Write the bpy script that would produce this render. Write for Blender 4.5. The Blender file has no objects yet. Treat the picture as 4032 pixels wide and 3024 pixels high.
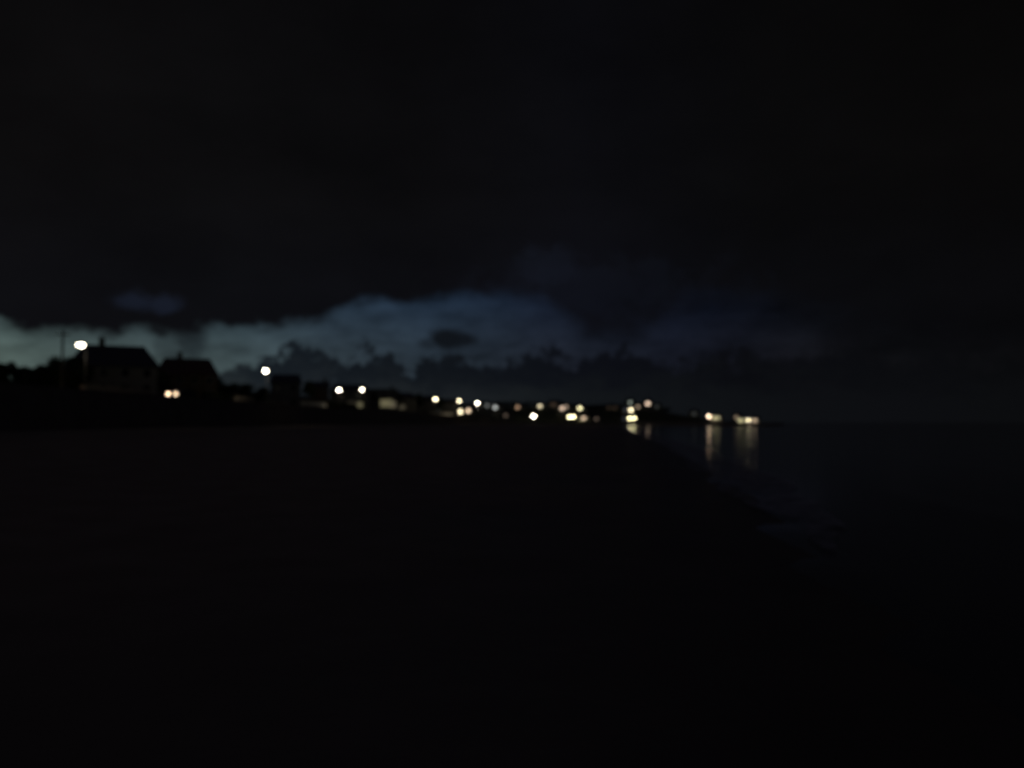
import bpy, bmesh, math, random
import numpy as np
from mathutils import Vector, Matrix

random.seed(7)
scene = bpy.context.scene
COL = scene.collection
R = math.radians

# ------------------------------------------------------------------ camera
EYE = 1.7
FPX = 3166.0                    # focal length in photograph pixels (4032 wide)
PITCH = math.atan((1662 - 1512) / FPX)
cam_data = bpy.data.cameras.new('camera')
cam = bpy.data.objects.new('camera', cam_data)
COL.objects.link(cam)
cam.location = (0, 0, EYE)
cam.rotation_euler = (math.pi / 2 + PITCH, 0, 0)
cam_data.sensor_width = 36
cam_data.lens = 36 * FPX / 4032
cam_data.clip_start = 0.05
cam_data.clip_end = 20000
cam_data.dof.use_dof = True     # the phone missed focus: everything far is soft
cam_data.dof.focus_distance = 2.2
cam_data.dof.aperture_fstop = (cam_data.lens / 1000) / (2.2 * 6.5 / 804)
scene.camera = cam

scene.view_settings.view_transform = 'Standard'
scene.view_settings.look = 'None'
scene.view_settings.exposure = 0
scene.view_settings.gamma = 1
scene.render.engine = 'CYCLES'
scene.cycles.use_denoising = True
scene.cycles.use_adaptive_sampling = False
scene.cycles.filter_width = 2.1
scene.cycles.max_bounces = 4
scene.cycles.sample_clamp_direct = 0
scene.cycles.sample_clamp_indirect = 4
scene.cycles.caustics_reflective = False
scene.cycles.caustics_refractive = False


def lin(c):
    return tuple(((v / 255) / 12.92 if v / 255 <= .04045 else ((v / 255 + .055) / 1.055) ** 2.4) for v in c)


def ray(px, py):
    """direction in the world of a place in the photograph"""
    a, b = (px - 2016) / FPX, (1512 - py) / FPX
    c, s = math.cos(PITCH), math.sin(PITCH)
    return Vector((a, c - b * s, s + b * c))


def at(px, py, depth):
    d = ray(px, py)
    d = d * (depth / d.y)
    return Vector((d.x, d.y, EYE + d.z))


# ------------------------------------------------------------------ world: dusk sky with two cloud decks
world = bpy.data.worlds.new('World')
scene.world = world
world.use_nodes = True
NT = world.node_tree
for n in list(NT.nodes):
    NT.nodes.remove(n)
L_ = NT.links.new


def nd(t, **k):
    n = NT.nodes.new(t)
    for a, b in k.items():
        setattr(n, a, b)
    return n


def mth(op, a, b=None, c=None, clamp=False):
    n = nd('ShaderNodeMath', operation=op, use_clamp=clamp)
    for i, v in enumerate((a, b, c)):
        if v is None:
            continue
        if isinstance(v, (int, float)):
            n.inputs[i].default_value = v
        else:
            L_(v, n.inputs[i])
    return n.outputs[0]


def mixc(f, a, b):
    n = nd('ShaderNodeMix', data_type='RGBA')
    if isinstance(f, (int, float)):
        n.inputs[0].default_value = f
    else:
        L_(f, n.inputs[0])
    L_(a, n.inputs[6])
    L_(b, n.inputs[7])
    return n.outputs[2]


def az_el(px, py):
    d = ray(px, py).normalized()
    return math.degrees(math.atan2(d.x, d.y)), math.degrees(math.asin(d.z))


AZ0, AZ1 = -60.0, 60.0
EL0, EL1 = -5.0, 25.0
tc = nd('ShaderNodeTexCoord')
sep = nd('ShaderNodeSeparateXYZ')
L_(tc.outputs['Generated'], sep.inputs[0])
azd = mth('MULTIPLY', mth('ARCTAN2', sep.outputs[0], sep.outputs[1]), 180 / math.pi)
eld = mth('MULTIPLY', mth('ARCSINE', sep.outputs[2]), 180 / math.pi)
az01 = mth('DIVIDE', mth('SUBTRACT', azd, AZ0), AZ1 - AZ0, clamp=True)


def curve(pts, lo, hi):
    """value of azimuth, from (photograph x, value) pairs"""
    n = nd('ShaderNodeFloatCurve')
    cm = n.mapping
    cm.use_clip = False
    cu = cm.curves[0]
    P = sorted(((az_el(x, 1400)[0] - AZ0) / (AZ1 - AZ0), (v - lo) / (hi - lo)) for x, v in pts)
    cu.points[0].location = (0, P[0][1])
    cu.points[1].location = (1, P[-1][1])
    for p in P:
        q = cu.points.new(*p)
        q.handle_type = 'AUTO_CLAMPED'
    cm.update()
    L_(az01, n.inputs['Value'])
    return mth('ADD', mth('MULTIPLY', n.outputs[0], hi - lo), lo)


def el_curve(pts):
    return curve([(x * 1.8228, az_el(x * 1.8228, y * 1.8228)[1]) for x, y in pts], EL0, EL1)


def ramp(stops):
    n = nd('ShaderNodeValToRGB')
    cr = n.color_ramp
    S = [((az_el(x, 1400)[0] - AZ0) / (AZ1 - AZ0), lin(c)) for x, c in stops]
    cr.elements[0].position = S[0][0]
    cr.elements[0].color = (*S[0][1], 1)
    cr.elements[1].position = S[-1][0]
    cr.elements[1].color = (*S[-1][1], 1)
    for p, c in S[1:-1]:
        e = cr.elements.new(p)
        e.color = (*c, 1)
    L_(az01, n.inputs[0])
    return n.outputs[0]


def noise(scale, detail=4, rough=.55, zs=1.0, off=0.0):
    m = nd('ShaderNodeMapping')
    m.inputs['Scale'].default_value = (1, 1, zs)
    m.inputs['Location'].default_value = (off, off * .7, off * .3)
    L_(tc.outputs['Generated'], m.inputs[0])
    n = nd('ShaderNodeTexNoise')
    n.inputs['Scale'].default_value = scale
    n.inputs['Detail'].default_value = detail
    n.inputs['Roughness'].default_value = rough
    L_(m.outputs[0], n.inputs['Vector'])
    return mth('SUBTRACT', n.outputs[0], .5)


def smooth(x, a, b):
    n = nd('ShaderNodeMapRange', interpolation_type='SMOOTHSTEP')
    for i, v in enumerate((x, a, b)):
        if isinstance(v, (int, float)):
            n.inputs[i].default_value = v
        else:
            L_(v, n.inputs[i])
    return n.outputs[0]


clear = ramp([(-200, (82, 97, 92)), (100, (76, 91, 88)), (420, (66, 79, 79)), (900, (62, 76, 79)), (1300, (49, 61, 69)),
              (1700, (39, 50, 60)), (2150, (28, 34, 45)), (2650, (18, 22, 33)), (3050, (15, 17, 24)), (3400, (12.5, 14, 18)), (4000, (10, 11, 14))])
upper = ramp([(-200, (13, 13, 16)), (900, (13, 13.5, 17)), (1700, (11.5, 12, 16)), (2300, (12, 13, 19)), (3000, (9.5, 10, 13)), (4000, (9, 9, 11))])
lower = ramp([(-200, (38, 46, 48)), (1100, (20, 25.5, 31)), (1700, (16, 20, 25)), (2300, (12, 14, 20)), (2900, (10, 11, 15)), (3500, (10, 11, 14)), (4000, (9, 10, 12))])
low_haze = ramp([(-200, (50, 60, 58)), (1100, (33, 38, 42)), (1700, (28, 32, 35)), (2300, (18, 21, 24)), (2900, (14, 16, 19)), (3500, (12.5, 13.5, 16.5)), (4000, (11, 12, 14))])
# deeper and bluer with height
ctr = nd('ShaderNodeMix', data_type='RGBA', blend_type='MULTIPLY')
L_(smooth(eld, 3.2, 10.5), ctr.inputs[0])
L_(clear, ctr.inputs[6])
ctr.inputs[7].default_value = (.50, .66, .92, 1)
clear = ctr.outputs[2]
# physical twilight far below the horizon, a small share of the whole
sky = nd('ShaderNodeTexSky', sky_type='NISHITA')
sky.sun_disc = False
sky.sun_elevation = R(-4.5)
sky.sun_rotation = R(-38)
addn = nd('ShaderNodeMix', data_type='RGBA', blend_type='ADD')
addn.inputs[0].default_value = .02
L_(clear, addn.inputs[6])
L_(sky.outputs[0], addn.inputs[7])
clear = addn.outputs[2]

veil = mth('ADD', mth('MULTIPLY', noise(13, 5, .6, 2.6, 21.0), 1.9), .94)
vc = nd('ShaderNodeCombineColor')
for i in range(3):
    L_(veil, vc.inputs[i])
vm = nd('ShaderNodeMix', data_type='RGBA', blend_type='MULTIPLY')
vm.inputs[0].default_value = 1
L_(clear, vm.inputs[6])
L_(vc.outputs[0], vm.inputs[7])
clear = vm.outputs[2]
up_edge = el_curve([(-60, 690), (0, 694), (60, 703), (130, 713), (230, 714), (330, 722), (385, 727), (430, 712), (470, 702), (500, 699), (560, 703), (620, 707),
                    (675, 702), (705, 680), (750, 664), (830, 655), (900, 645), (1000, 638), (1080, 636), (1150, 640), (1215, 668), (1260, 700),
                    (1350, 716), (1430, 698), (1490, 655), (1600, 640), (1700, 652), (1780, 690), (1850, 722), (2000, 740), (2212, 750)])
up_soft = curve([(0, .5), (700, .62), (1300, .6), (1900, .7), (2150, 1.1), (2500, 1.3), (3200, 2.2), (4000, 3)], 0, 4)
n1 = noise(9, 5, .55, 1.6)
n2 = noise(26, 4, .5, 1.5, 3.1)
pert = mth('ADD', mth('MULTIPLY', n1, 2.0), mth('MULTIPLY', n2, 2.2))
dU = mth('ADD', mth('SUBTRACT', eld, up_edge), pert)
mU = smooth(dU, mth('MULTIPLY', up_soft, -1.0), up_soft)

lo_edge = el_curve([(-60, 900), (60, 900), (300, 860), (370, 800), (410, 778), (445, 790), (470, 806), (500, 800), (540, 800), (560, 788), (572, 764), (620, 757), (680, 764),
                    (700, 778), (735, 792), (760, 784), (775, 764), (800, 756), (822, 768), (842, 768), (865, 786), (885, 792), (910, 787), (950, 788),
                    (985, 782), (1025, 790), (1060, 786), (1100, 768), (1140, 766), (1180, 755), (1220, 767), (1280, 772), (1350, 752), (1400, 764), (1440, 785),
                    (1500, 782), (1600, 772), (1700, 778), (1800, 765), (1950, 760), (2212, 760)])
lo_soft = curve([(0, .6), (900, .38), (1900, .42), (2500, .6), (3000, .9), (4000, 1.4)], 0, 4)
n3 = noise(30, 5, .6, 1.2, 7.7)
n5 = noise(70, 4, .6, 1.0, 2.2)
dL = mth('SUBTRACT', lo_edge, mth('ADD', eld, mth('ADD', mth('MULTIPLY', n3, 5.0), mth('MULTIPLY', n5, 2.6))))
mL = smooth(dL, mth('MULTIPLY', lo_soft, -1.0), lo_soft)


def blob(px, py, rx, ry, k=1.0, nz=.5):
    """soft elliptical cloud, centre and radii in photograph pixels"""
    a, e = az_el(px, py)
    u = mth('DIVIDE', mth('SUBTRACT', azd, a), rx / 57.0)
    v = mth('DIVIDE', mth('SUBTRACT', eld, e), ry / 57.0)
    d = mth('SQRT', mth('ADD', mth('MULTIPLY', u, u), mth('MULTIPLY', v, v)))
    d = mth('ADD', d, mth('MULTIPLY', n3, nz * 2))
    return mth('MULTIPLY', smooth(d, 1.45, .55), k)


def vmax(*a):
    r = a[0]
    for b in a[1:]:
        r = mth('MAXIMUM', r, b)
    return r


small = vmax(blob(1772, 1334, 78, 42), blob(1690, 1354, 46, 22, .6), blob(1820, 1336, 60, 30, .95), blob(950, 1390, 34, 20, .25),
             blob(1240, 1345, 60, 26, .22), blob(755, 1345, 66, 85, .72, 1.0), blob(690, 1375, 70, 40, .5, .9), blob(190, 1425, 46, 16, .25))
# lower deck: lit from below the horizon near its base, with breaks
n4 = noise(14, 5, .6, 2.5, 12.4)
base = smooth(mth('ADD', eld, mth('ADD', mth('MULTIPLY', n4, 6.0), mth('MULTIPLY', n3, 3.0))), 4.3, 1.0)
deck = mixc(base, lower, low_haze)
col = mixc(mL, clear, deck)
col = mixc(small, col, lower)
# thin blue gaps in the upper deck
gap = vmax(blob(525, 1188, 64, 30, .11, 1.2), blob(640, 1198, 66, 30, .11, 1.2), blob(580, 1190, 120, 34, .07, 1.2), blob(2165, 1060, 110, 85, .04, 1.3), blob(2350, 1140, 420, 110, .02, 1.6))
gapc = nd('ShaderNodeRGB')
gapc.outputs[0].default_value = (*lin((60, 74, 104)), 1)
udeck = mixc(gap, upper, gapc.outputs[0])
# tone variation in the overcast
um = nd('ShaderNodeMix', data_type='RGBA', blend_type='MULTIPLY')
um.inputs[0].default_value = 1
L_(udeck, um.inputs[6])
tone = mth('ADD', mth('MULTIPLY', noise(5, 4, .55, 2.0, 5.5), .9), .98)
fade = smooth(eld, 34, 8)
tone = mth('MULTIPLY', tone, mth('ADD', mth('MULTIPLY', fade, .28), .72))
tone = mth('MULTIPLY', tone, mth('ADD', mth('MULTIPLY', smooth(eld, 31, 52), 4.2), 1.0))  # sky above the view brightened, added to lift ground and water
cmb = nd('ShaderNodeCombineColor')
for i in range(3):
    L_(tone, cmb.inputs[i])
tint = nd('ShaderNodeMix', data_type='RGBA', blend_type='MULTIPLY')
L_(smooth(eld, 7, 17), tint.inputs[0])
L_(cmb.outputs[0], tint.inputs[6])
tint.inputs[7].default_value = (.97, .9, .76, 1)
tint2 = nd('ShaderNodeMix', data_type='RGBA', blend_type='MULTIPLY')
L_(smooth(eld, 32, 55), tint2.inputs[0])
L_(tint.outputs[2], tint2.inputs[6])
tint2.inputs[7].default_value = (1.05, 1.0, 1.55, 1)  # violet tint of the added overhead light
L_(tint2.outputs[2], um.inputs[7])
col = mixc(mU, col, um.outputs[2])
bg = nd('ShaderNodeBackground')
L_(col, bg.inputs[0])
bg.inputs[1].default_value = 1.0
wo = nd('ShaderNodeOutputWorld')
L_(bg.outputs[0], wo.inputs[0])


# ------------------------------------------------------------------ helpers
def pmat(name, base, rough=.8, var=.25, scale=3.0, metal=0, bump=0.0, bscale=20, spec=.5, second=None):
    m = bpy.data.materials.new(name)
    m.use_nodes = True
    nt = m.node_tree
    b = nt.nodes['Principled BSDF']
    t = nt.nodes.new('ShaderNodeTexCoord')
    n = nt.nodes.new('ShaderNodeTexNoise')
    n.inputs['Scale'].default_value = scale
    n.inputs['Detail'].default_value = 5
    nt.links.new(t.outputs['Object'], n.inputs['Vector'])
    r = nt.nodes.new('ShaderNodeValToRGB')
    d = second or tuple(max(0, v * (1 - var)) for v in base)
    r.color_ramp.elements[0].position = .35
    r.color_ramp.elements[0].color = (*d, 1)
    r.color_ramp.elements[1].position = .65
    r.color_ramp.elements[1].color = (*base, 1)
    nt.links.new(n.outputs[0], r.inputs[0])
    nt.links.new(r.outputs[0], b.inputs['Base Color'])
    b.inputs['Roughness'].default_value = rough
    b.inputs['Metallic'].default_value = metal
    b.inputs['Specular IOR Level'].default_value = spec
    if bump:
        n2 = nt.nodes.new('ShaderNodeTexNoise')
        n2.inputs['Scale'].default_value = bscale
        nt.links.new(t.outputs['Object'], n2.inputs['Vector'])
        bp = nt.nodes.new('ShaderNodeBump')
        bp.inputs['Distance'].default_value = bump
        nt.links.new(n2.outputs[0], bp.inputs['Height'])
        nt.links.new(bp.outputs[0], b.inputs['Normal'])
    return m


_em = {}


def emit(name, colr, strength):
    k = (name, colr, round(strength, 3))
    if k not in _em:
        m = bpy.data.materials.new(name)
        m.use_nodes = True
        nt = m.node_tree
        b = nt.nodes['Principled BSDF']
        b.inputs['Base Color'].default_value = (.6, .6, .58, 1)
        b.inputs['Roughness'].default_value = .4
        b.inputs['Emission Color'].default_value = (*colr, 1)
        b.inputs['Emission Strength'].default_value = strength
        _em[k] = m
    return _em[k]


M = dict(
    render=pmat('painted_render', (.42, .40, .36), .85, .15, .6),
    brick=pmat('brick', (.17, .115, .085), .9, .3, 6),
    stone=pmat('rubble_stone', (.30, .27, .23), .9, .4, 2.5, bump=.03, bscale=4),
    slate=pmat('slate', (.05, .055, .065), .65, .35, 4, bump=.02, bscale=9),
    tile=pmat('clay_tile', (.10, .05, .04), .8, .35, 5, bump=.02, bscale=9),
    white=pmat('white_paint', (.7, .7, .67), .5, .1, 3),
    door=pmat('dark_door_paint', (.05, .08, .07), .4, .2, 3),
    glass=pmat('dark_window_glass', (.02, .024, .03), .08, .2, 1),
    pole=pmat('dark_painted_steel', (.02, .021, .022), .95, .2, 8, metal=.0, spec=.1),
    black=pmat('black_metal', (.03, .03, .03), .4, .2, 8, metal=.3),
    wood=pmat('weathered_wood', (.07, .055, .04), .85, .4, 5),
    asphalt=pmat('asphalt', (.05, .05, .052), .8, .25, .8, bump=.004, bscale=60),
    concrete=pmat('concrete', (.28, .27, .25), .85, .25, .35, bump=.02, bscale=3),
    bark=pmat('bark', (.09, .065, .045), .95, .4, 5, bump=.03, bscale=8),
    leaf=pmat('leaves', (.07, .10, .035), .7, .5, .8),
    hedge=pmat('hedge_leaves', (.06, .09, .03), .7, .5, .9),
    paint=pmat('car_paint', (.10, .11, .13), .3, .05, 1, metal=.4),
    rubber=pmat('rubber', (.02, .02, .02), .8, .2, 5),
)


def new(name, me, m=None, parent=None, loc=None):
    o = bpy.data.objects.new(name, me)
    COL.objects.link(o)
    if m is not None and me is not None and not me.materials:
        me.materials.append(m)
    if parent:
        o.parent = parent
    if loc is not None:
        o.location = loc
    return o


def root(name, label, cat, loc=(0, 0, 0), rz=0, group=None):
    o = new(name, None)
    o.location = loc
    o.rotation_euler = (0, 0, rz)
    o['label'] = label
    o['category'] = cat
    if group:
        o['group'] = group
    return o


def tag(o, label, cat, group=None):
    o['label'] = label
    o['category'] = cat
    if group:
        o['group'] = group
    return o


class MB:
    def __init__(s):
        s.v, s.f = [], []

    def quadbox(s, x0, y0, z0, x1, y1, z1):
        i = len(s.v)
        s.v += [(x0, y0, z0), (x1, y0, z0), (x1, y1, z0), (x0, y1, z0), (x0, y0, z1), (x1, y0, z1), (x1, y1, z1), (x0, y1, z1)]
        s.f += [tuple(i + k for k in q) for q in ((0, 3, 2, 1), (4, 5, 6, 7), (0, 1, 5, 4), (1, 2, 6, 5), (2, 3, 7, 6), (3, 0, 4, 7))]
        return s

    def poly(s, vs, fs):
        i = len(s.v)
        s.v += [tuple(p) for p in vs]
        s.f += [tuple(i + k for k in f) for f in fs]
        return s

    def tube(s, pts, rad, n=8, caps=True):
        pts = [Vector(p) for p in pts]
        rad = rad if isinstance(rad, (list, tuple)) else [rad] * len(pts)
        i0 = len(s.v)
        for k, p in enumerate(pts):
            d = (pts[min(k + 1, len(pts) - 1)] - pts[max(k - 1, 0)]).normalized()
            u = d.cross(Vector((0, 0, 1)) if abs(d.z) < .9 else Vector((1, 0, 0))).normalized()
            w = d.cross(u)
            for j in range(n):
                a = 2 * math.pi * j / n
                s.v.append(tuple(p + (u * math.cos(a) + w * math.sin(a)) * rad[k]))
        for k in range(len(pts) - 1):
            for j in range(n):
                a, b = i0 + k * n + j, i0 + k * n + (j + 1) % n
                s.f.append((a, b, b + n, a + n))
        if caps:
            s.f.append(tuple(i0 + j for j in range(n))[::-1])
            s.f.append(tuple(i0 + (len(pts) - 1) * n + j for j in range(n)))
        return s

    def lathe(s, prof, c=(0, 0, 0), n=14, axis='z'):
        i0 = len(s.v)
        for r_, z in prof:
            for j in range(n):
                a = 2 * math.pi * j / n
                p = (r_ * math.cos(a), r_ * math.sin(a), z) if axis == 'z' else (r_ * math.cos(a), z, r_ * math.sin(a))
                s.v.append((c[0] + p[0], c[1] + p[1], c[2] + p[2]))
        for k in range(len(prof) - 1):
            for j in range(n):
                a, b = i0 + k * n + j, i0 + k * n + (j + 1) % n
                s.f.append((a, b, b + n, a + n))
        s.f.append(tuple(i0 + j for j in range(n)))
        s.f.append(tuple(i0 + (len(prof) - 1) * n + j for j in range(n)))
        return s

    def mesh(s, name):
        me = bpy.data.meshes.new(name)
        me.from_pydata(s.v, [], s.f)
        me.update()
        return me

    def build(s, name, m, parent=None, smooth=False):
        me = s.mesh(name)
        o = new(name, me, m, parent)
        if smooth:
            me.shade_smooth()
        return o


# ------------------------------------------------------------------ terrain
COAST = [(-40, -3000), (-8, -200), (1, -20), (3.7, 6), (4.8, 12), (6.6, 22), (8.4, 34), (12.9, 65), (18, 105), (23.4, 147), (31, 211), (38, 270),
         (46, 350), (54, 430), (62, 480), (69, 440), (75, 380), (84, 342), (100, 336), (116, 356), (140, 420), (168, 490), (183, 516), (192, 535), (188, 600), (150, 700), (110, 900),
         (100, 4000), (-6000, 4000), (-6000, -3000)]
WALL = [(-48, -3000), (-48, 30), (-49.5, 90), (-48.5, 122), (-45, 155), (-43.5, 200), (-42.5, 245), (-37.5, 290), (-30, 338), (-21.5, 368), (-14, 405), (-2, 445),
        (14, 474), (36, 486), (58, 496), (90, 509), (130, 512), (162, 514), (176, 522), (180, 538)]
WALL_Z = [5.2, 5.2, 5.2, 5.2, 5.0, 5.0, 5.2, 5.2, 4.6, 4.2, 3.6, 2.8, 2.0, 1.6, 1.3, 1.1, 1.0, .9, .8, .8]
UP = WALL + [(170, 610), (130, 700), (90, 900), (80, 4000), (-6000, 4000), (-6000, -3000)]


def seg_dist(P, poly, closed=True):
    """distance to the outline, inside test, and index/parameter of the nearest segment"""
    n = len(poly)
    best = np.full(len(P), 1e9)
    bi = np.zeros(len(P), int)
    bt = np.zeros(len(P))
    ins = np.zeros(len(P), bool)
    for i in range(n):
        a, b = np.array(poly[i], float), np.array(poly[(i + 1) % n], float)
        d = b - a
        t = np.clip(((P - a) @ d) / (d @ d), 0, 1)
        q = np.linalg.norm(P - a - t[:, None] * d, axis=1)
        k = q < best
        best[k], bi[k], bt[k] = q[k], i, t[k]
        c = (a[1] > P[:, 1]) != (b[1] > P[:, 1])
        with np.errstate(divide='ignore', invalid='ignore'):
            xi = (b[0] - a[0]) * (P[:, 1] - a[1]) / (b[1] - a[1] + 1e-12) + a[0]
        ins ^= c & (P[:, 0] < xi)
    return best, ins, bi, bt


HILLS = [(80, 630, 30, 55, 7.2), (20, 600, 60, 50, 5.5), (-50, 560, 70, 60, 5.0), (114, 615, 14, 40, 1.2), (-260, 420, 140, 200, 10), (-160, 330, 60, 120, 3)]


def ground_z(P):
    P = np.atleast_2d(np.array(P, float))
    dc, ic, _, _ = seg_dist(P, COAST)
    s = np.where(ic, dc, -dc)
    beach = np.where(s > 0, -.3 + np.minimum(s * .026, 1.6) * (1 - .25 * np.minimum(s / 60, 1)), -.3 + np.maximum(s * .05, -6))
    rip = .02 * np.sin(P[:, 0] * .9 + .35 * P[:, 1]) + .015 * np.sin(P[:, 1] * .7 - .2 * P[:, 0])
    beach = beach + np.where(s > 3, rip, 0)
    du, iu, bi, bt = seg_dist(P, UP)
    wz = np.array(WALL_Z + [.8] * (len(UP) - len(WALL)))
    zw = wz[bi] * (1 - bt) + wz[(bi + 1) % len(UP)] * bt
    inland = np.clip(du - 13, 0, 40)
    z = zw - .12 + inland * .055
    for cx, cy, sx, sy, h in HILLS:
        z = z + h * np.exp(-((P[:, 0] - cx) / sx) ** 2 / 2 - ((P[:, 1] - cy) / sy) ** 2 / 2) * np.clip((du - 13) / 30, 0, 1)
    k = np.clip((du - .3) / 3.2, 0, 1)
    up = beach * (1 - k) + z * k
    return np.where(iu, up, beach)


def gz(x, y):
    return float(ground_z([(x, y)])[0])


xs = np.concatenate([[-6000, -3000, -1500, -900, -600, -450, -350], np.arange(-300, -100, 8), np.arange(-100, -12, 2.5), np.arange(-12, 16, .8),
                     np.arange(16, 200, 2.8), [210, 240, 300, 420]])
ys = np.concatenate([[-3000, -1200, -500, -250, -120, -60, -30, -15, -8], np.arange(-4, 40, 1.2), np.arange(40, 720, 3.0), [740, 780, 850, 950, 1200, 1800, 3000, 4000]])
XX, YY = np.meshgrid(xs, ys)
PP = np.stack([XX.ravel(), YY.ravel()], 1)
ZZ = ground_z(PP)
nx, ny = len(xs), len(ys)
idx = np.arange(nx * ny).reshape(ny, nx)
F = np.stack([idx[:-1, :-1], idx[:-1, 1:], idx[1:, 1:], idx[1:, :-1]], -1).reshape(-1, 4)
me = bpy.data.meshes.new('ground')
me.from_pydata([(float(a), float(b), float(c)) for (a, b), c in zip(PP, ZZ)], [], F.tolist())
me.shade_smooth()
gm = bpy.data.materials.new('sand_and_grass')
gm.use_nodes = True
g = gm.node_tree
b = g.nodes['Principled BSDF']
geo = g.nodes.new('ShaderNodeNewGeometry')
sx = g.nodes.new('ShaderNodeSeparateXYZ')
g.links.new(geo.outputs['Position'], sx.inputs[0])


def gn(scale, det=5):
    n = g.nodes.new('ShaderNodeTexNoise')
    n.inputs['Scale'].default_value = scale
    n.inputs['Detail'].default_value = det
    g.links.new(geo.outputs['Position'], n.inputs['Vector'])
    return n.outputs[0]


def gmap(v, a, b_, c=0, d=1):
    n = g.nodes.new('ShaderNodeMapRange')
    g.links.new(v, n.inputs[0])
    for i, q in enumerate((a, b_, c, d)):
        n.inputs[i + 1].default_value = q
    return n.outputs[0]


def gmix(f, a, b_):
    n = g.nodes.new('ShaderNodeMix')
    n.data_type = 'RGBA'
    g.links.new(f, n.inputs[0])
    for i, q in ((6, a), (7, b_)):
        if isinstance(q, tuple):
            n.inputs[i].default_value = (*q, 1)
        else:
            g.links.new(q, n.inputs[i])
    return n.outputs[2]


def gadd(a, b_, k):
    n = g.nodes.new('ShaderNodeMath')
    n.operation = 'MULTIPLY_ADD'
    g.links.new(b_, n.inputs[0])
    n.inputs[1].default_value = k
    g.links.new(a, n.inputs[2])
    return n.outputs[0]


wetv = gadd(sx.outputs[2], gn(.35, 4), .10)
wet = gmap(wetv, .02, -.22)
dry = gmix(gmap(gn(.8), .35, .65), (.21, .17, .125), (.27, .225, .17))
wets = gmix(gmap(gn(.5), .3, .7), (.065, .055, .045), (.10, .085, .065))
dimmed_sand = gmix(gmap(gn(2.5), .35, .65), (.06, .05, .042), (.12, .10, .082))  # upper beach colour darkened to counter lamp and sky light there
dry = gmix(gmap(gadd(sx.outputs[2], gn(.3, 4), .3), .55, 1.1), dry, dimmed_sand)
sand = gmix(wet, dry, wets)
grass = gmix(gmap(gn(1.5), .35, .65), (.035, .05, .018), (.07, .085, .03))
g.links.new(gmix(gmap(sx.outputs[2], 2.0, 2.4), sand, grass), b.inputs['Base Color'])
g.links.new(gmap(wet, 0, 1, .85, .4), b.inputs['Roughness'])
bp = g.nodes.new('ShaderNodeBump')
bp.inputs['Distance'].default_value = .05
g.links.new(gadd(gn(1.2, 6), gn(9, 4), .2), bp.inputs['Height'])
g.links.new(gmap(wet, 0, 1, .9, .25), bp.inputs['Strength'])
g.links.new(bp.outputs[0], b.inputs['Normal'])
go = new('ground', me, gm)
go['kind'] = 'structure'

# sea: one sheet to the horizon with low swells rolling in along the beach
sxs = np.concatenate([[-60, -20, -6], np.arange(0, 60, .7), np.arange(60, 260, 6), [300, 420, 700, 1200, 2500, 6000, 14000]])
sys_ = np.concatenate([[-4000, -1000, -300, -100, -40], np.arange(-12, 60, .8), np.arange(60, 220, 2.0), np.arange(220, 620, 12), [700, 1000, 1800, 3500, 7000, 14000]])
XX, YY = np.meshgrid(sxs, sys_)
PP = np.stack([XX.ravel(), YY.ravel()], 1)
dc, ic, _, _ = seg_dist(PP, COAST)
sd = np.where(ic, -dc, dc)
fade_ = np.exp(-np.maximum(PP[:, 1], 0) / 80) * np.exp(-np.maximum(sd, 0) / 14)
wig = 1.2 * np.sin(PP[:, 1] * .11) + .6 * np.sin(PP[:, 1] * .29 + 1)
ZZ = -.3 + .06 * fade_ * np.where(sd > -.5, np.maximum(0, np.cos((sd + wig) * 2 * math.pi / 5.2)) ** 4, 0)
nx, ny = len(sxs), len(sys_)
idx = np.arange(nx * ny).reshape(ny, nx)
F = np.stack([idx[:-1, :-1], idx[:-1, 1:], idx[1:, 1:], idx[1:, :-1]], -1).reshape(-1, 4)
me = bpy.data.meshes.new('sea')
me.from_pydata([(float(a), float(b_), float(c)) for (a, b_), c in zip(PP, ZZ)], [], F.tolist())
me.shade_smooth()
sm = bpy.data.materials.new('calm_sea_water')
sm.use_nodes = True
w = sm.node_tree
b = w.nodes['Principled BSDF']
b.inputs['Base Color'].default_value = (.06, .066, .074, 1)
b.inputs['Roughness'].default_value = .115
b.inputs['IOR'].default_value = 1.33
wg = w.nodes.new('ShaderNodeNewGeometry')
mp = w.nodes.new('ShaderNodeMapping')
mp.inputs['Scale'].default_value = (1, .35, 1)
w.links.new(wg.outputs['Position'], mp.inputs[0])
wn = w.nodes.new('ShaderNodeTexNoise')
wn.inputs['Scale'].default_value = 1.3
wn.inputs['Detail'].default_value = 4
w.links.new(mp.outputs[0], wn.inputs['Vector'])
wb = w.nodes.new('ShaderNodeBump')
wb.inputs['Distance'].default_value = .0035
w.links.new(wn.outputs[0], wb.inputs['Height'])
w.links.new(wb.outputs[0], b.inputs['Normal'])
so = new('sea', me, sm)
so['kind'] = 'structure'


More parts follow.
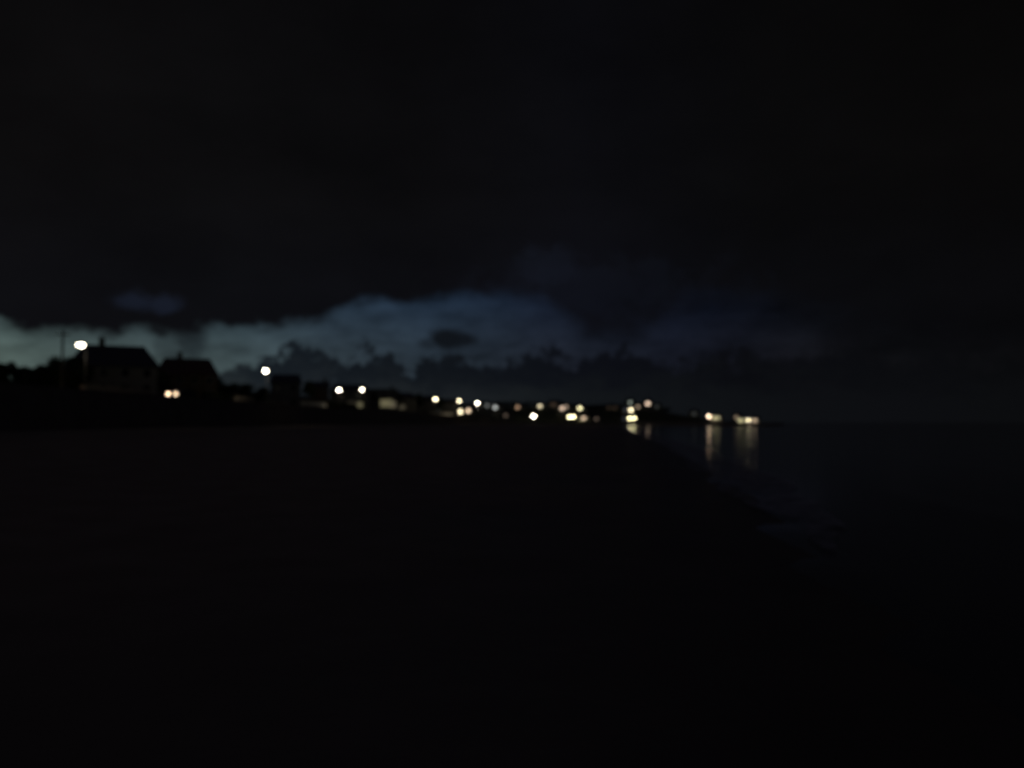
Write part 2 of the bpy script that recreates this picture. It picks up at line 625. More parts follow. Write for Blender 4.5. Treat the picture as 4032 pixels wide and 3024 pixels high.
# broken surf along the near waterline
cp = [c for c in COAST if 11 < c[1] < 150]
line = []
for a, b_ in zip(cp[:-1], cp[1:]):
    k = max(2, int(math.dist(a, b_) / 1.5))
    line += [(a[0] + (b_[0] - a[0]) * i / k, a[1] + (b_[1] - a[1]) * i / k) for i in range(k)]
v, f = [], []
offs = (-.5, -.1, .35, .8, 1.3)
for i, p_ in enumerate(line):
    a, b_ = Vector(line[max(i - 1, 0)]), Vector(line[min(i + 1, len(line) - 1)])
    t_ = (b_ - a).normalized()
    for o_ in offs:
        ww = o_ * min(1.5, .4 + p_[1] / 30) * min(1, .08 + max(0, p_[1] - 12) / 9) + .25 * math.sin(p_[1] * .5) + .15 * math.sin(p_[1] * 1.3)
        v.append((p_[0] + t_.y * ww, p_[1] - t_.x * ww, -.3 + (.035 if o_ > -.5 else .06) + .03 * math.exp(-(o_ - .5) ** 2)))
m_ = len(offs)
for i in range(len(line) - 1):
    for j in range(m_ - 1):
        f.append((i * m_ + j, i * m_ + j + 1, (i + 1) * m_ + j + 1, (i + 1) * m_ + j))
me = bpy.data.meshes.new('surf_foam')
me.from_pydata(v, [], f)
me.shade_smooth()
fm = bpy.data.materials.new('surf_foam')
fm.use_nodes = True
q_ = fm.node_tree
b = q_.nodes['Principled BSDF']
b.inputs['Base Color'].default_value = (.42, .44, .46, 1)
b.inputs['Roughness'].default_value = .7
gg = q_.nodes.new('ShaderNodeNewGeometry')
fn = q_.nodes.new('ShaderNodeTexNoise')
fn.inputs['Scale'].default_value = 1.4
fn.inputs['Detail'].default_value = 7
fn.inputs['Roughness'].default_value = .65
q_.links.new(gg.outputs['Position'], fn.inputs['Vector'])
fr_ = q_.nodes.new('ShaderNodeMapRange')
q_.links.new(fn.outputs[0], fr_.inputs[0])
fr_.inputs[1].default_value = .36
fr_.inputs[2].default_value = .74
q_.links.new(fr_.outputs[0], b.inputs['Alpha'])
fo = new('surf_foam', me, fm)
fo['kind'] = 'stuff'


# ------------------------------------------------------------------ seawall and promenade
def offset_line(line, d):
    out = []
    for i, p in enumerate(line):
        a = Vector(line[max(i - 1, 0)])
        c = Vector(line[min(i + 1, len(line) - 1)])
        t = (c - a).normalized()
        nrm = Vector((-t.y, t.x))
        out.append((p[0] + nrm.x * d, p[1] + nrm.y * d))
    return out


WL = [(-48, -300)] + WALL[1:]
WZ = WALL_Z


def ribbon(prof, name, m, line=WL, zs=WZ):
    """sweep a profile of (inland offset, height above promenade level) along the wall line"""
    v, f = [], []
    rows = [offset_line(line, p[0]) for p in prof]
    n = len(line)
    for r_, p in zip(rows, prof):
        for k, q in enumerate(r_):
            v.append((q[0], q[1], zs[k] + p[1]))
    for a in range(len(prof) - 1):
        for k in range(n - 1):
            f.append((a * n + k, a * n + k + 1, (a + 1) * n + k + 1, (a + 1) * n + k))
    me = bpy.data.meshes.new(name)
    me.from_pydata(v, [], f)
    return new(name, me, m)


sw = ribbon([(-1.2, -6.5), (-.35, -.2), (-.35, .05), (-.12, .05), (-.12, .32), (.38, .32), (.38, -.4)], 'seawall', M['concrete'])
tag(sw, 'dark sloping concrete seawall running along the back of the beach', 'seawall')
pr = ribbon([(.38, 0), (2.2, .0), (2.2, -.12)], 'promenade_path', M['concrete'])
pr['kind'] = 'structure'
rd = ribbon([(2.2, -.1), (9.5, -.06)], 'road', M['asphalt'])
rd['kind'] = 'structure'
pv = ribbon([(9.5, -.1), (9.5, .03), (11.5, .03), (11.5, -.3)], 'pavement', M['concrete'])
pv['kind'] = 'structure'


# ------------------------------------------------------------------ lamps
DISC = math.pi * 3.35 ** 2          # blur disc in render pixels


def radiance(B, area, D):
    return B * DISC / (area * (804.0 / D) ** 2)


WHITE = (1.0, .91, .70)
WARM = (1.0, .86, .55)
YELL = (1.0, .90, .50)
PEACH = (1.0, .74, .50)
ORNG = (1.0, .62, .38)
GREY = (.85, .90, .86)
PINK = (1.0, .74, .54)
BLUE = (.65, .75, 1.0)


def street_lamp(px, py, D, B, colr, label, twin=False, rad=.34, group='tall lamps along the promenade', watts=650):
    p = at(px, py, D)
    z0 = gz(p.x, p.y)
    t = root('street_lamp', label, 'street lamp', (p.x, p.y, z0), 0, group)
    h = p.z - z0
    MB().lathe([(.16, 0), (.16, .5), (.11, .6)]).build('base', M['pole'], t)
    MB().tube([(0, 1.1, .55), (0, 1.1, h * .5), (0, 1.05, h - .35), (0, .7, h + .22), (0, .25, h + .34), (0, 0, h + .34)], [.08, .065, .055, .05, .04, .04]).build('pole', M['pole'], t)
    t.children[0].location = (0, 1.1, 0)
    heads = [(0, 0, 0)] + ([(-.42, -.1, -.03)] if twin else [])
    if twin:
        MB().tube([(0, .9, h + .1), (-.55, .2, h + .3), (-.55, -.1, h + .28)], .045).build('arm', M['pole'], t)
    for i, (dx, dy, dz) in enumerate(heads):
        hd = MB().lathe([(.08, .30), (rad * 1.15, .16), (rad * 1.2, .10), (rad * 1.0, .10)], (dx, dy, h + dz)).build('lamp_head', M['pole'], t, True)
        Bi = B * (1 if i == 0 else .2)
        rr = rad * (1 if i == 0 else .5)
        MB().lathe([(rr * .3, -rr * .9), (rr * .75, -rr * .65), (rr, -rr * .1), (rr * .9, .10)], (dx, dy, h + dz)).build(
            'diffuser', emit('lamp_glow', colr, radiance(Bi, 1.5 * rr * rr * 1.7, D)), hd, True)
    if watts:
        li = bpy.data.lights.new('downlight', 'SPOT')
        li.energy = watts
        li.color = (1.0, .80, .56)
        li.spot_size = R(135)
        li.spot_blend = .6
        li.shadow_soft_size = .12
        lo = bpy.data.objects.new('downlight', li)
        COL.objects.link(lo)
        lo.parent = t
        lo.location = (0, 0, h - rad * 1.05)
    return t


street_lamp(321, 1357, 104, 9, WHITE, 'brightest and highest white street lamp, left of the tallest house roof', True, .36)
street_lamp(1046, 1459, 155, 7, WHITE, 'single white street lamp standing alone left of the low square house', False, .36)
street_lamp(1335, 1534, 244, 4, WHITE, 'white street lamp, left one of the close pair over the lit garden walls', False, .42)
street_lamp(1426, 1533, 252, 3, WHITE, 'slightly smaller white street lamp, right one of the close pair', False, .42)
street_lamp(1714, 1571, 340, 2.2, WARM, 'yellowish street lamp right of the broad glowing house front', False, .5)
street_lamp(1808, 1577, 363, 1.6, WARM, 'warm street lamp directly above a lit house window', False, .5)
street_lamp(1880, 1587, 405, 3.2, WHITE, 'very bright street lamp, last of the tall row before the dim hillside windows', False, .52)


def lantern(px, py, D, B, colr, label, rad=.55):
    """short seafront lantern: base, post and glowing globe under a cap"""
    p = at(px, py, D)
    z0 = gz(p.x, p.y)
    h = p.z - z0
    t = root('seafront_lantern', label, 'lantern', (p.x, p.y, z0), 0, 'lanterns along the far seafront')
    MB().lathe([(.2, 0), (.2, .4), (.1, .5)]).build('base', M['black'], t)
    MB().tube([(0, 0, .45), (0, 0, h - rad)], [.08, .06]).build('post', M['black'], t)
    MB().lathe([(rad * 1.05, rad * .62), (rad * .7, rad * .95), (.04, rad * 1.25)], (0, 0, h)).build('cap', M['black'], t)
    MB().lathe([(rad * .45, -rad), (rad * .85, -rad * .6), (rad, 0), (rad * .9, rad * .6)], (0, 0, h)).build('globe', emit('lamp_glow', colr, radiance(B, 3.0 * rad * rad, D)), t, True)
    return t


lantern(2101, 1639, 482, 3.4, WHITE, 'brilliant white lantern low on the far seafront', .65)
lantern(2242, 1641, 489, 1.4, YELL, 'yellow lantern, left one of two touching lights on the far seafront', .6)
lantern(2258, 1641, 490, 1.6, YELL, 'yellow lantern, right one of two touching lights on the far seafront', .6)
lantern(2479, 1647, 510, 1.3, YELL, 'yellow lantern at the water edge, left of two above a short reflection', .6)
lantern(2497, 1647, 510, 1.2, YELL, 'yellow lantern at the water edge, right of two above a short reflection', .6)
lantern(2791, 1639, 516, 1.2, PEACH, 'peach coloured lantern above the brightest streak on the water', .62)
lantern(2947, 1654, 518, .8, WARM, 'brightest lantern in the last cluster on the headland tip', .5)


# ------------------------------------------------------------------ houses
def house(px, py, D, wid, dep, label, base_z=None, roof='hip', storeys=2, yaw=None, wallm='render', roofm='slate', chim=(.0,), lit=(), inset=None, eave=None, grid=None,
          door=True, cat='house', group=None):
    """px,py = middle of the roof ridge in the photograph. lit = [(photo x, photo y, width, height, B, colour)]"""
    p = at(px, py, D)
    cx, cy, ztop = p.x, p.y, p.z
    z0 = base_z if base_z is not None else gz(cx, cy)
    yaw = yaw if yaw is not None else -math.atan2(cx, cy)
    t = root('house', label, cat, (cx, cy, z0), yaw, group)
    H = ztop - z0
    ev = H * (.58 if roof != 'flat' else 1.0) if eave is None else eave if eave > 0 else H + eave
    w2, d2 = wid / 2, dep / 2
    MB().quadbox(-w2, -d2, -2.5, w2, d2, ev).build('wall', M[wallm], t)
    o = .35
    if roof == 'flat':
        rf = MB().quadbox(-w2 - .2, -d2 - .2, ev + .002, w2 + .2, d2 + .2, ev + .3).build('roof', M[roofm], t)
    else:
        ins = inset if inset is not None else (w2 * .45 if roof == 'hip' else -.0)
        x0, x1, y0, y1 = -w2 - o, w2 + o, -d2 - o, d2 + o
        rx0, rx1 = x0 + ins, x1 - ins
        rf = MB().poly([(x0, y0, ev - .05), (x1, y0, ev - .05), (x1, y1, ev - .05), (x0, y1, ev - .05), (rx0, 0, H), (rx1, 0, H),
                        (x0, y0, ev - .22), (x1, y0, ev - .22), (x1, y1, ev - .22), (x0, y1, ev - .22)],
                       [(0, 1, 5, 4), (1, 2, 5), (2, 3, 4, 5), (3, 0, 4), (6, 7, 1, 0), (7, 8, 2, 1), (8, 9, 3, 2), (9, 6, 0, 3), (9, 8, 7, 6)]).build('roof', M[roofm], t)
    for c in chim:
        x = c * w2
        b_ = MB().quadbox(x - .45, -.4, H - 1.6, x + .45, .4, H + .9).quadbox(x - .52, -.47, H + .9, x + .52, .47, H + 1.02)
        for q in (-.2, .2):
            b_.lathe([(.13, H + 1.02), (.10, H + 1.4)], (x + q, 0, 0), 8)
        b_.build('chimney', M['brick'], rf)
    ly = -d2
    boxes = []
    # lit windows, and glowing panes added for lamplight on walls
    for lx, lz, ww, hh, B, colr in lit:
        q = at(lx, lz, D - dep / 2)
        c_, s_ = math.cos(yaw), math.sin(yaw)
        # intersect the sight line with the front wall plane
        dvec = Vector((q.x, q.y, q.z - EYE))
        nrm = Vector((s_, -c_, 0))
        o_ = Vector((cx, cy, 0)) + nrm * d2
        k = (o_.x * nrm.x + o_.y * nrm.y) / (dvec.x * nrm.x + dvec.y * nrm.y)
        hit = dvec * k
        rel = Vector((hit.x - cx, hit.y - cy))
        x = rel.x * c_ + rel.y * s_
        z = EYE + hit.z - z0
        x = max(-w2 + ww / 2 + .05, min(w2 - ww / 2 - .05, x))
        zz_ = z
        z = max(hh / 2 + .1, min(ev - hh / 2 - .02, z))
        if abs(z - zz_) > .4:
            pass
        boxes.append((x, z, ww, hh, (B, colr)))
    nw = grid if grid is not None else max(2, int(wid / 2.8))
    sh = ev / storeys
    for s in range(storeys):
        for k in range(nw):
            x = -w2 + wid * (k + .5) / nw
            z = s * sh + sh * .55
            if door and s == 0 and k == nw // 2:
                continue
            if any(abs(x - b_[0]) < (b_[2] + 1.1) / 2 + .15 and abs(z - b_[1]) < (b_[3] + 1.3) / 2 + .15 for b_ in boxes):
                continue
            boxes.append((x, z, 1.1, 1.3, None))
    for x, z, ww, hh, g_ in boxes:
        fr = MB()
        e = .08
        fr.quadbox(x - ww / 2 - e, ly - .05, z - hh / 2 - e, x + ww / 2 + e, ly + .02, z - hh / 2)
        fr.quadbox(x - ww / 2 - e, ly - .05, z + hh / 2, x + ww / 2 + e, ly + .02, z + hh / 2 + e)
        fr.quadbox(x - ww / 2 - e, ly - .05, z - hh / 2, x - ww / 2, ly + .02, z + hh / 2)
        fr.quadbox(x + ww / 2, ly - .05, z - hh / 2, x + ww / 2 + e, ly + .02, z + hh / 2)
        if ww > 1.3:
            for k in range(1, int(ww / .9)):
                xx = x - ww / 2 + ww * k / int(ww / .9)
                fr.quadbox(xx - .03, ly - .045, z - hh / 2, xx + .03, ly - .01, z + hh / 2)
        wn_ = fr.build('window', M['white'], t)
        pm = M['glass'] if g_ is None else emit('pane_glow', g_[1], g_[0] if ww * hh * (804 / D) ** 2 > DISC * 1.2 else radiance(g_[0], ww * hh, D))
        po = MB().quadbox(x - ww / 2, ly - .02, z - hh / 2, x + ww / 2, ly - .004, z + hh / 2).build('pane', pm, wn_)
        if g_:
            po['label'] = 'glowing pane'
    if door:
        x = -w2 + wid * (nw // 2 + .5) / nw
        if not any(b_[4] and abs(x - b_[0]) < b_[2] / 2 + .6 and b_[1] - b_[3] / 2 < 2.2 for b_ in boxes):
            dr = MB().quadbox(x - .5, ly - .06, 0, x + .5, ly + .02, 2.1).build('door', M['door'], t)
            MB().lathe([(.03, -.1), (.04, -.06), (.02, -.03)], (x + .38, ly - .03, 1.05), 8, 'y').build('handle', M['pole'], dr)
    return t


# the near row on the promenade
NG = 'houses behind the promenade'
house(452, 1360, 135, 13.0, 9.5, 'tallest dark house with hipped roof and chimney right of the brightest lamp', roof='hip', chim=(-.30,), inset=2.3, eave=5.2, roofm='slate',
      wallm='render', lit=[(321, 1534, 1.4, 1.3, .012, ORNG)], group=NG)
house(738, 1411, 165, 11.4, 9, 'dark hipped house with chimney above the car headlights', roof='hip', chim=(-.25,), inset=1.7, eave=5.3, roofm='tile', wallm='brick', group=NG)
house(1126, 1474, 215, 7.6, 8, 'low square-topped dark house right of the lone street lamp', roof='hip', chim=(), inset=.6, eave=6.6, group=NG)
house(1262, 1503, 278, 5.6, 7, 'small narrow dark house left of the close pair of lamps', roof='gable', chim=(.5,), eave=6.2, wallm='brick', group=NG)
house(1378, 1514, 292, 14, 8, 'long dark house directly behind the close pair of lamps', roof='hip', chim=(), inset=2.2, eave=6.4, group=NG, lit=[(1418, 1594, 2.0, 1.8, .09, YELL), (1388, 1590, 3.2, 1.6, .022, WARM)])  # panes glow in place of lamplight on the wall
house(1510, 1531, 325, 11, 8, 'dark gabled house with a broad dim glowing panel for its lit front', roof='gable', chim=(.6,), eave=9.0, base_z=6.0, group=NG,
      lit=[(1521, 1588, 4.6, 3.0, .13, YELL), (1548, 1593, 2.0, 2.6, .085, WARM)])  # wide glowing panes stand in for the lamplit house front
house(1590, 1546, 360, 11, 8, 'dark low-roofed house just right of the broad glowing house front', roof='hip', chim=(), inset=2.5, eave=6.0, base_z=6.6, group=NG,
      lit=[(1583, 1603, 2.6, 1.8, .03, WARM)])  # glowing pane stands in for a faintly lit patch of wall
house(1675, 1557, 395, 11, 8, 'dark house left of the yellowish street lamp', roof='gable', chim=(-.5,), eave=6.4, base_z=6.5, group=NG)
house(1762, 1570, 425, 12, 8, 'dark house with a dim grey wall between two warm lamps', roof='hip', chim=(), inset=2.5, eave=6.0, base_z=6.5, group=NG, wallm='render',
      lit=[(1718, 1612, 1.6, 1.8, .02, GREY)])
house(1828, 1588, 440, 10, 7, 'house with two lit warm windows side by side below a warm lamp', roof='gable', chim=(), eave=6.2, group=NG,
      lit=[(1810, 1621, 1.8, 1.6, 1.9, WARM), (1844, 1617, 1.6, 1.5, .62, PEACH)])
house(1905, 1580, 470, 9, 7, 'hillside house with a single faint grey window right of the last tall lamp', roof='hip', chim=(), inset=2, eave=-1.7, group=NG, lit=[(1918, 1592, 1.6, 1.5, .06, GREY)])
# the far town on the hill
FG = 'houses of the far town'


def far(px, D, label, lits, wid=9, dep=7, **k):
    top = min(l_[1] for l_ in lits) - 15
    return house(px, top, D, wid, dep, label, grid=k.pop('grid', 2), group=FG, eave=-1.7, lit=[(a, b_, ww, hh, B, c) for a, b_, ww, hh, B, c in lits], **k)


far(1950, 500, 'far house with one cool white window on the slope', [(1950, 1603, 1.7, 1.6, .27, GREY)], chim=())
far(1991, 478, 'small low house with a faint window near the far beach', [(1991, 1634, 1.6, 1.5, .032, PINK)], wid=8, storeys=1)
far(2038, 530, 'far house with a dull orange window', [(2038, 1603, 1.7, 1.6, .15, ORNG)], roof='gable')
far(2126, 540, 'far house with a soft warm window above the brilliant white lantern', [(2126, 1599, 1.8, 1.6, .42, WARM)], chim=())
far(2184, 545, 'far house with a wide dull brown glowing front', [(2178, 1592, 3.2, 2.2, .02, ORNG), (2198, 1598, 3.0, 2.0, .014, ORNG)], wid=10, roof='gable')  # panes glow in place of a lit gable wall
far(2220, 525, 'far house with a pinkish window and a fainter one beside it', [(2213, 1608, 1.8, 1.6, .38, PINK), (2229, 1602, 1.6, 1.5, .12, PINK)], wid=9, chim=())
far(2283, 530, 'far house with one bright cream window on the hill above the two touching lanterns', [(2283, 1607, 1.8, 1.6, .8, YELL)])
far(2298, 497, 'seafront cottage with a peach window just right of the two touching lanterns', [(2298, 1645, 1.8, 1.6, .38, PEACH)], wid=7, storeys=1, chim=())
far(2348, 500, 'seafront cottage with a faint reddish window', [(2348, 1648, 1.6, 1.4, .03, PINK)], wid=7, storeys=1, chim=())
far(2410, 560, 'far house with two barely glowing windows', [(2398, 1606, 1.6, 1.4, .006, ORNG), (2422, 1607, 1.6, 1.4, .007, ORNG)], wid=10, roof='gable')
far(2481, 600, 'topmost hill house with a greenish grey window', [(2481, 1585, 1.9, 1.7, .085, (.80, .92, .78))], wid=8, chim=())
far(2474, 540, 'hill house with a bright amber window and a faint bluish one', [(2484, 1615, 1.8, 1.7, 1.05, WARM), (2463, 1613, 1.5, 1.4, .014, BLUE)], wid=9)
far(2456, 512, 'seafront hut with a faint bluish window left of the water edge lanterns', [(2458, 1648, 1.5, 1.4, .012, BLUE)], wid=5, storeys=1, chim=(), door=False)
far(2512, 590, 'hill house with a dim cream window between brighter lights', [(2512, 1602, 1.8, 1.6, .11, PEACH)], wid=8, chim=())
far(2551, 600, 'hill house with a pale pink window on the brow of the ridge', [(2551, 1589, 2.0, 1.8, .5, PINK)], wid=8)
far(2586, 600, 'last dark hill house with a barely visible window', [(2586, 1601, 1.7, 1.5, .009, GREY)], wid=8, chim=())
far(2733, 565, 'lone house low on the headland slope with a faint window', [(2733, 1629, 1.7, 1.6, .012, GREY)], wid=8, storeys=1)
far(2819, 522, 'waterfront house with two dull yellow windows right of the peach lantern', [(2812, 1645, 1.7, 1.4, .2, YELL), (2827, 1645, 1.6, 1.4, .15, YELL)], wid=8, storeys=1, chim=())
far(2903, 532, 'small waterfront house with one dim window left of the last cluster', [(2899, 1643, 1.7, 1.4, .08, PEACH)], wid=6, storeys=1, chim=())
far(2921, 522, 'low waterfront house with two dull yellow windows in the last cluster', [(2914, 1655, 1.6, 1.4, .27, YELL), (2930, 1655, 1.4, 1.3, .12, YELL)], wid=6.5, storeys=1, chim=(), door=False)
far(2974, 522, 'low waterfront house at the headland tip with one cream window', [(2973, 1655, 1.7, 1.4, .24, PEACH)], wid=6, storeys=1, chim=(), door=False)


# ------------------------------------------------------------------ garden walls, hedges, utility pole, car
def garden_wall(px0, D0, px1, D1, h, label, mat='stone', name='garden_wall', cat='wall', thick=.35, lift=0):
    a, b_ = at(px0, 1600, D0), at(px1, 1600, D1)
    za, zb = gz(a.x, a.y), gz(b_.x, b_.y)
    d = Vector((b_.x - a.x, b_.y - a.y))
    Lh = d.length
    t = root(name, label, cat, (a.x, a.y, 0), math.atan2(d.y, d.x))
    n = 12
    v, f = [], []
    for k in range(n + 1):
        x = Lh * k / n
        z = za + (zb - za) * k / n
        j = random.uniform(-.05, .05)
        v += [(x, 0, z - 1), (x, 0, z + h + j), (x, thick, z + h + j), (x, thick, z - 1)]
    for k in range(n):
        i = 4 * k
        for q in range(3):
            f.append((i + q, i + 4 + q, i + 5 + q, i + 1 + q))
    f += [(0, 1, 2, 3), (4 * n + 3, 4 * n + 2, 4 * n + 1, 4 * n)]
    MB().poly(v, f).build('masonry', M[mat], t)
    v2, f2 = [], []
    for k in range(n + 1):
        x, z = Lh * k / n, za + (zb - za) * k / n + h + .055
        v2 += [(x, -.06, z), (x, -.06, z + .09), (x, thick + .06, z + .09), (x, thick + .06, z)]
    for k in range(n):
        i = 4 * k
        for q in range(4):
            f2.append((i + q, i + 4 + q, i + 4 + (q + 1) % 4, i + (q + 1) % 4))
    f2 += [(0, 1, 2, 3), (4 * n + 3, 4 * n + 2, 4 * n + 1, 4 * n)]
    MB().poly(v2, f2).build('coping', M['concrete'], t)
    return t


garden_wall(345, 119, 600, 130, 1.9, 'dim garden wall left of the car headlights', 'render')
garden_wall(925, 158, 1000, 167, 1.9, 'faint pale garden wall below and left of the lone street lamp', 'stone')
garden_wall(1135, 210, 1285, 240, 2.2, 'long pale garden wall sloping down between lone lamp and close pair', 'white')
garden_wall(1700, 350, 1790, 372, 1.5, 'faint grey garden wall below the yellowish street lamp', 'white')

# utility pole left of the brightest lamp
p = at(246, 1400, 110)
z0 = gz(p.x, p.y)
up_ = root('utility_pole', 'thin dark utility pole rising into the cloud left of the brightest lamp', 'utility pole', (p.x, p.y, z0))
ztop = at(246, 1300, 110).z - z0
MB().tube([(0, 0, -.5), (0, 0, ztop)], [.19, .13]).build('pole', M['wood'], up_)
ca = MB().quadbox(-1.0, -.06, ztop - .7, 1.0, .06, ztop - .55).build('crossarm', M['wood'], up_)
for q in (-.85, -.3, .3, .85):
    MB().lathe([(.04, ztop - .55), (.07, ztop - .48), (.07, ztop - .4), (.03, ztop - .34)], (q, 0, 0), 8).build('insulator', M['white'], ca)


def car(px, py, D):
    p = at(px, py, D)
    z0 = 5.13
    t = root('parked_car', 'car facing the beach with its pair of headlights on', 'car', (p.x, p.y, z0), -.32)
    prof = [(0, .35), (0, .95), (.25, 1.08), (1.15, 1.18), (1.75, 1.72), (3.4, 1.78), (4.3, 1.25), (4.5, .95), (4.5, .35)]
    v, f = [], []
    for x in (-.92, .92):
        for y, z in prof:
            k = 1 - .16 * max(0, z - 1.1)
            v.append((x * k, y, z))
    n = len(prof)
    f.append(tuple(range(n)))
    f.append(tuple(range(2 * n - 1, n - 1, -1)))
    for k in range(n):
        a, b2 = k, (k + 1) % n
        f.append((a, b2, b2 + n, a + n))
    bo = MB().poly(v, f).build('body', M['paint'], t)
    bv = bo.modifiers.new('bevel', 'BEVEL')
    bv.width = .06
    bv.segments = 2
    MB().poly([(-.76, 1.17, 1.23), (.76, 1.17, 1.23), (.70, 1.70, 1.71), (-.70, 1.70, 1.71)], [(0, 1, 2, 3)]).build('windscreen', M['glass'], t)
    MB().quadbox(-.55, -.03, .48, .55, .01, .72).build('grille', M['black'], t)
    MB().quadbox(-.26, -.05, .36, .26, -.031, .47).build('number_plate', M['white'], t)
    for x, y in ((-.85, .85), (.85, .85), (-.85, 3.6), (.85, 3.6)):
        s = 1 if x > 0 else -1
        ty = MB()
        i0 = []
        for r_, xx in ((.2, x - .1 * s), (.34, x - .1 * s), (.34, x + .1 * s), (.2, x + .1 * s)):
            i0.append([(xx, y + r_ * math.cos(a * math.pi / 8), .34 + r_ * math.sin(a * math.pi / 8)) for a in range(16)])
        vv = [q for ring in i0 for q in ring]
        ff = [(k * 16 + j, k * 16 + (j + 1) % 16, (k + 1) * 16 + (j + 1) % 16, (k + 1) * 16 + j) for k in range(3) for j in range(16)]
        wo_ = ty.poly(vv, ff).build('wheel', M['rubber'], t)
        vv = [(x + .08 * s, y + .2 * math.cos(a * math.pi / 8), .34 + .2 * math.sin(a * math.pi / 8)) for a in range(16)]
        MB().poly(vv, [tuple(range(16))]).build('rim', M['pole'], wo_)
    for x, Bq in ((-.72, 1.6), (.72, .8)):
        hl = MB().lathe([(.14, -.07), (.26, -.03), (.28, .02)], (x, 0, .90), 14, 'y').build('headlight', emit('headlight_glow', (1, .70, .44) if Bq > 1 else (1, .72, .46), radiance(Bq * 1.3, .28 ** 2 * math.pi, D)), t)
        hl['label'] = 'brighter glowing headlight' if Bq > 1 else 'dimmer glowing headlight'
        MB().quadbox(x - .1, -.025, 1.0, x + .1, .0, 1.04).build('indicator', M['white'], t)
    for s in (-1, 1):
        MB().quadbox(min(s * .92, s * 1.1), 1.35, 1.15, max(s * .92, s * 1.1), 1.5, 1.32).build('wing_mirror', M['black'], t)
    return t


car(677, 1555, 124)


# ------------------------------------------------------------------ trees and hedges
def tree_mesh(seed, crown_w, crown_h, trunk_h, nleaf, leaf=.35, squash=1.0):
    rnd = random.Random(seed)
    tr = MB()
    top = trunk_h + crown_h * .5
    pts = [(0, 0, -.4), (.1, 0, trunk_h * .5), (.05, .1, trunk_h), (0, 0, top)]
    k = crown_w * .045
    tr.tube(pts, [k, k * .8, k * .65, k * .2], 8)
    lobes = []
    for i in range(9):
        a = rnd.uniform(0, 2 * math.pi)
        r_ = rnd.uniform(.1, .34) * crown_w
        z = trunk_h + crown_h * rnd.uniform(.15, .8)
        c = Vector((math.cos(a) * r_, math.sin(a) * r_, z))
        lobes.append((c, rnd.uniform(.16, .28) * crown_w))
        tr.tube([(0, 0, trunk_h * rnd.uniform(.7, 1.1)), c * .5 + Vector((0, 0, trunk_h * .5)), c], [k * .4, k * .25, k * .08], 5)
    v, f = [], []
    for i in range(nleaf):
        c, r_ = lobes[i % len(lobes)]
        d = Vector((rnd.gauss(0, 1), rnd.gauss(0, 1), rnd.gauss(0, 1))).normalized()
        q = c + d * r_ * (rnd.random() ** .35) * rnd.uniform(.8, 1.15)
        q.z = trunk_h * .8 + (q.z - trunk_h * .8) * squash
        nrm = (d + Vector((rnd.gauss(0, .6), rnd.gauss(0, .6), rnd.gauss(0, .6)))).normalized()
        u = nrm.orthogonal().normalized()
        u.rotate(Matrix.Rotation(rnd.uniform(0, 6.28), 3, nrm))
        w_ = nrm.cross(u)
        s = leaf * rnd.uniform(.6, 1.3)
        i0 = len(v)
        v += [q + u * s, q + w_ * s * .5, q - u * s, q - w_ * s * .5]
        f.append((i0, i0 + 1, i0 + 2, i0 + 3))
    cm = MB().poly(v, f).mesh('crown')
    cm.materials.append(M['leaf'])
    tm = tr.mesh('trunk')
    tm.materials.append(M['bark'])
    return tm, cm


TREES = [tree_mesh(3, 7, 6, 2.4, 2600), tree_mesh(8, 8, 5, 2.0, 2600), tree_mesh(21, 5, 7, 2.2, 2200), tree_mesh(34, 9, 6, 2.6, 3000)]
TH = [8.4, 7.0, 9.2, 8.6]
for i, (tm, cm) in enumerate(TREES):
    TH[i] = max(v.co.z for v in cm.vertices)


def tree(px, py, D, kind, label, wpx=None, rot=0):
    p = at(px, py, D)
    z0 = gz(p.x, p.y)
    s = (p.z - z0) / TH[kind]
    t = root('tree', label, 'tree', (p.x, p.y, z0), rot, 'trees and shrubs behind the promenade')
    sw_ = s
    if wpx:
        w0 = max(v.co.x for v in TREES[kind][1].vertices) - min(v.co.x for v in TREES[kind][1].vertices)
        sw_ = wpx * D / FPX / w0
    t.scale = (sw_, sw_, s)
    new('trunk', TREES[kind][0], None, t)
    new('crown', TREES[kind][1], None, t)
    return t


tree(262, 1398, 122, 1, 'bushy tree faintly lit just below the brightest lamp', 150)
tree(215, 1428, 126, 3, 'lower leafy tree left of the lit bushy tree', 150, 1)
tree(300, 1400, 128, 0, 'dark tree pressed against the tallest house on its left', 110, 2)
tree(10, 1447, 150, 3, 'dark round tree at the left edge of the photo', 150)
tree(82, 1440, 146, 2, 'pointed dark tree near the left edge', 70, 2)
tree(130, 1447, 150, 2, 'second pointed dark tree from the left edge', 80, 4)
tree(180, 1462, 140, 1, 'low broad dark tree in the dip before the lit tree', 130, 1)
tree(-60, 1452, 155, 1, 'dark tree cut off by the left edge of the photo', 150, 3)
tree(618, 1455, 150, 0, 'dark tree filling the gap between the two big hipped houses', 110, 1)
tree(880, 1478, 190, 1, 'dark low tree right of the chimney house above the headlights', 130)
tree(945, 1505, 205, 3, 'low dark tree between the chimney house and lone street lamp', 120, 2)
tree(1010, 1520, 200, 1, 'low leafy tree under the lone street lamp', 110, 3)
tree(1212, 1497, 262, 0, 'dark tree between the square-topped and the narrow house', 60, 1)
tree(1455, 1525, 320, 1, 'low dark tree right of the close pair of lamps', 70)
tree(1555, 1536, 335, 3, 'dark tree right of the gabled house with the glowing front', 60, 2)
tree(1635, 1549, 385, 0, 'dark tree between two low houses left of the yellowish lamp', 60)
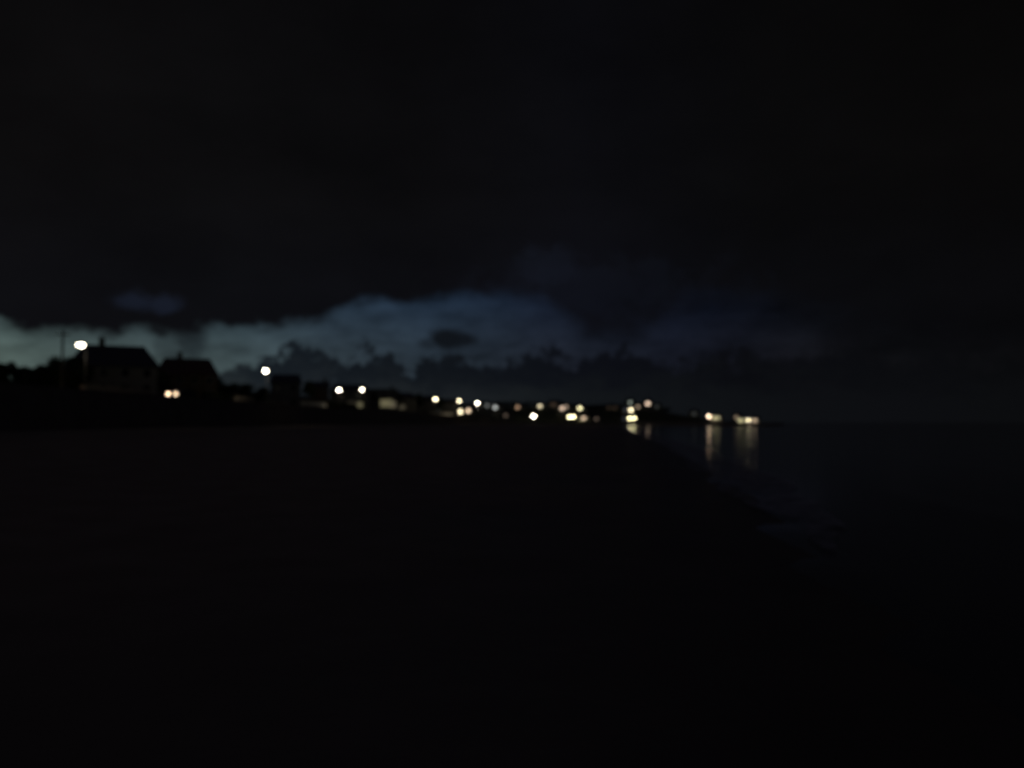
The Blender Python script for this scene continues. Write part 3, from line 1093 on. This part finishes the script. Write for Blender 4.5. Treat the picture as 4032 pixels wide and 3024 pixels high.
tree(1722, 1562, 420, 1, 'dark tree behind the yellowish street lamp', 70, 2)
tree(1990, 1580, 560, 3, 'dark tree on the far hill above the orange window', 90, 1)
tree(2070, 1582, 565, 1, 'broad dark tree on the far hill right of the orange window', 90, 2)
tree(2330, 1594, 570, 3, 'dark tree on the far hill right of the cream window', 80)
tree(2380, 1592, 590, 1, 'dark tree on the saddle left of the topmost hill house', 80, 2)
tree(2625, 1604, 600, 1, 'low dark tree on the ridge falling toward the headland', 80, 1)
tree(2240, 1590, 575, 0, 'dark tree behind the pinkish window house', 70, 1)
tree(2440, 1590, 610, 0, 'dark tree just left of the topmost hill house', 60, 1)


def hedge(px0, D0, px1, D1, h, label):
    a, b_ = at(px0, 1600, D0), at(px1, 1600, D1)
    d = Vector((b_.x - a.x, b_.y - a.y))
    Lh = d.length
    z0 = gz(a.x, a.y)
    dz = gz(b_.x, b_.y) - z0
    rnd = random.Random(int(px0))
    v, f = [], []
    n = int(Lh * 130 * h)
    for i in range(n):
        x = rnd.uniform(0, Lh)
        top = h * (1 + .12 * math.sin(x * 1.3) + .08 * math.sin(x * 3.1))
        q = Vector((x, rnd.uniform(-.55, .55), rnd.random() ** .8 * top + dz * x / Lh))
        nrm = Vector((rnd.gauss(0, 1), rnd.gauss(0, 1), rnd.gauss(0, 1))).normalized()
        u = nrm.orthogonal().normalized()
        w_ = nrm.cross(u)
        s = .22 * rnd.uniform(.6, 1.3)
        i0 = len(v)
        v += [q + u * s, q + w_ * s * .6, q - u * s, q - w_ * s * .6]
        f.append((i0, i0 + 1, i0 + 2, i0 + 3))
    t = MB().poly(v, f).build('hedge', M['hedge'])
    t.location = (a.x, a.y, z0)
    t.rotation_euler = (0, 0, math.atan2(d.y, d.x))
    tag(t, label, 'hedge')


hedge(-140, 125, 310, 128, 3.5, 'long dark hedge below the trees at the left edge')
hedge(800, 150, 930, 170, 2.2, 'dark hedge between the headlights and the lone street lamp')
hedge(1300, 262, 1440, 300, 2.0, 'dark hedge under the close pair of street lamps')
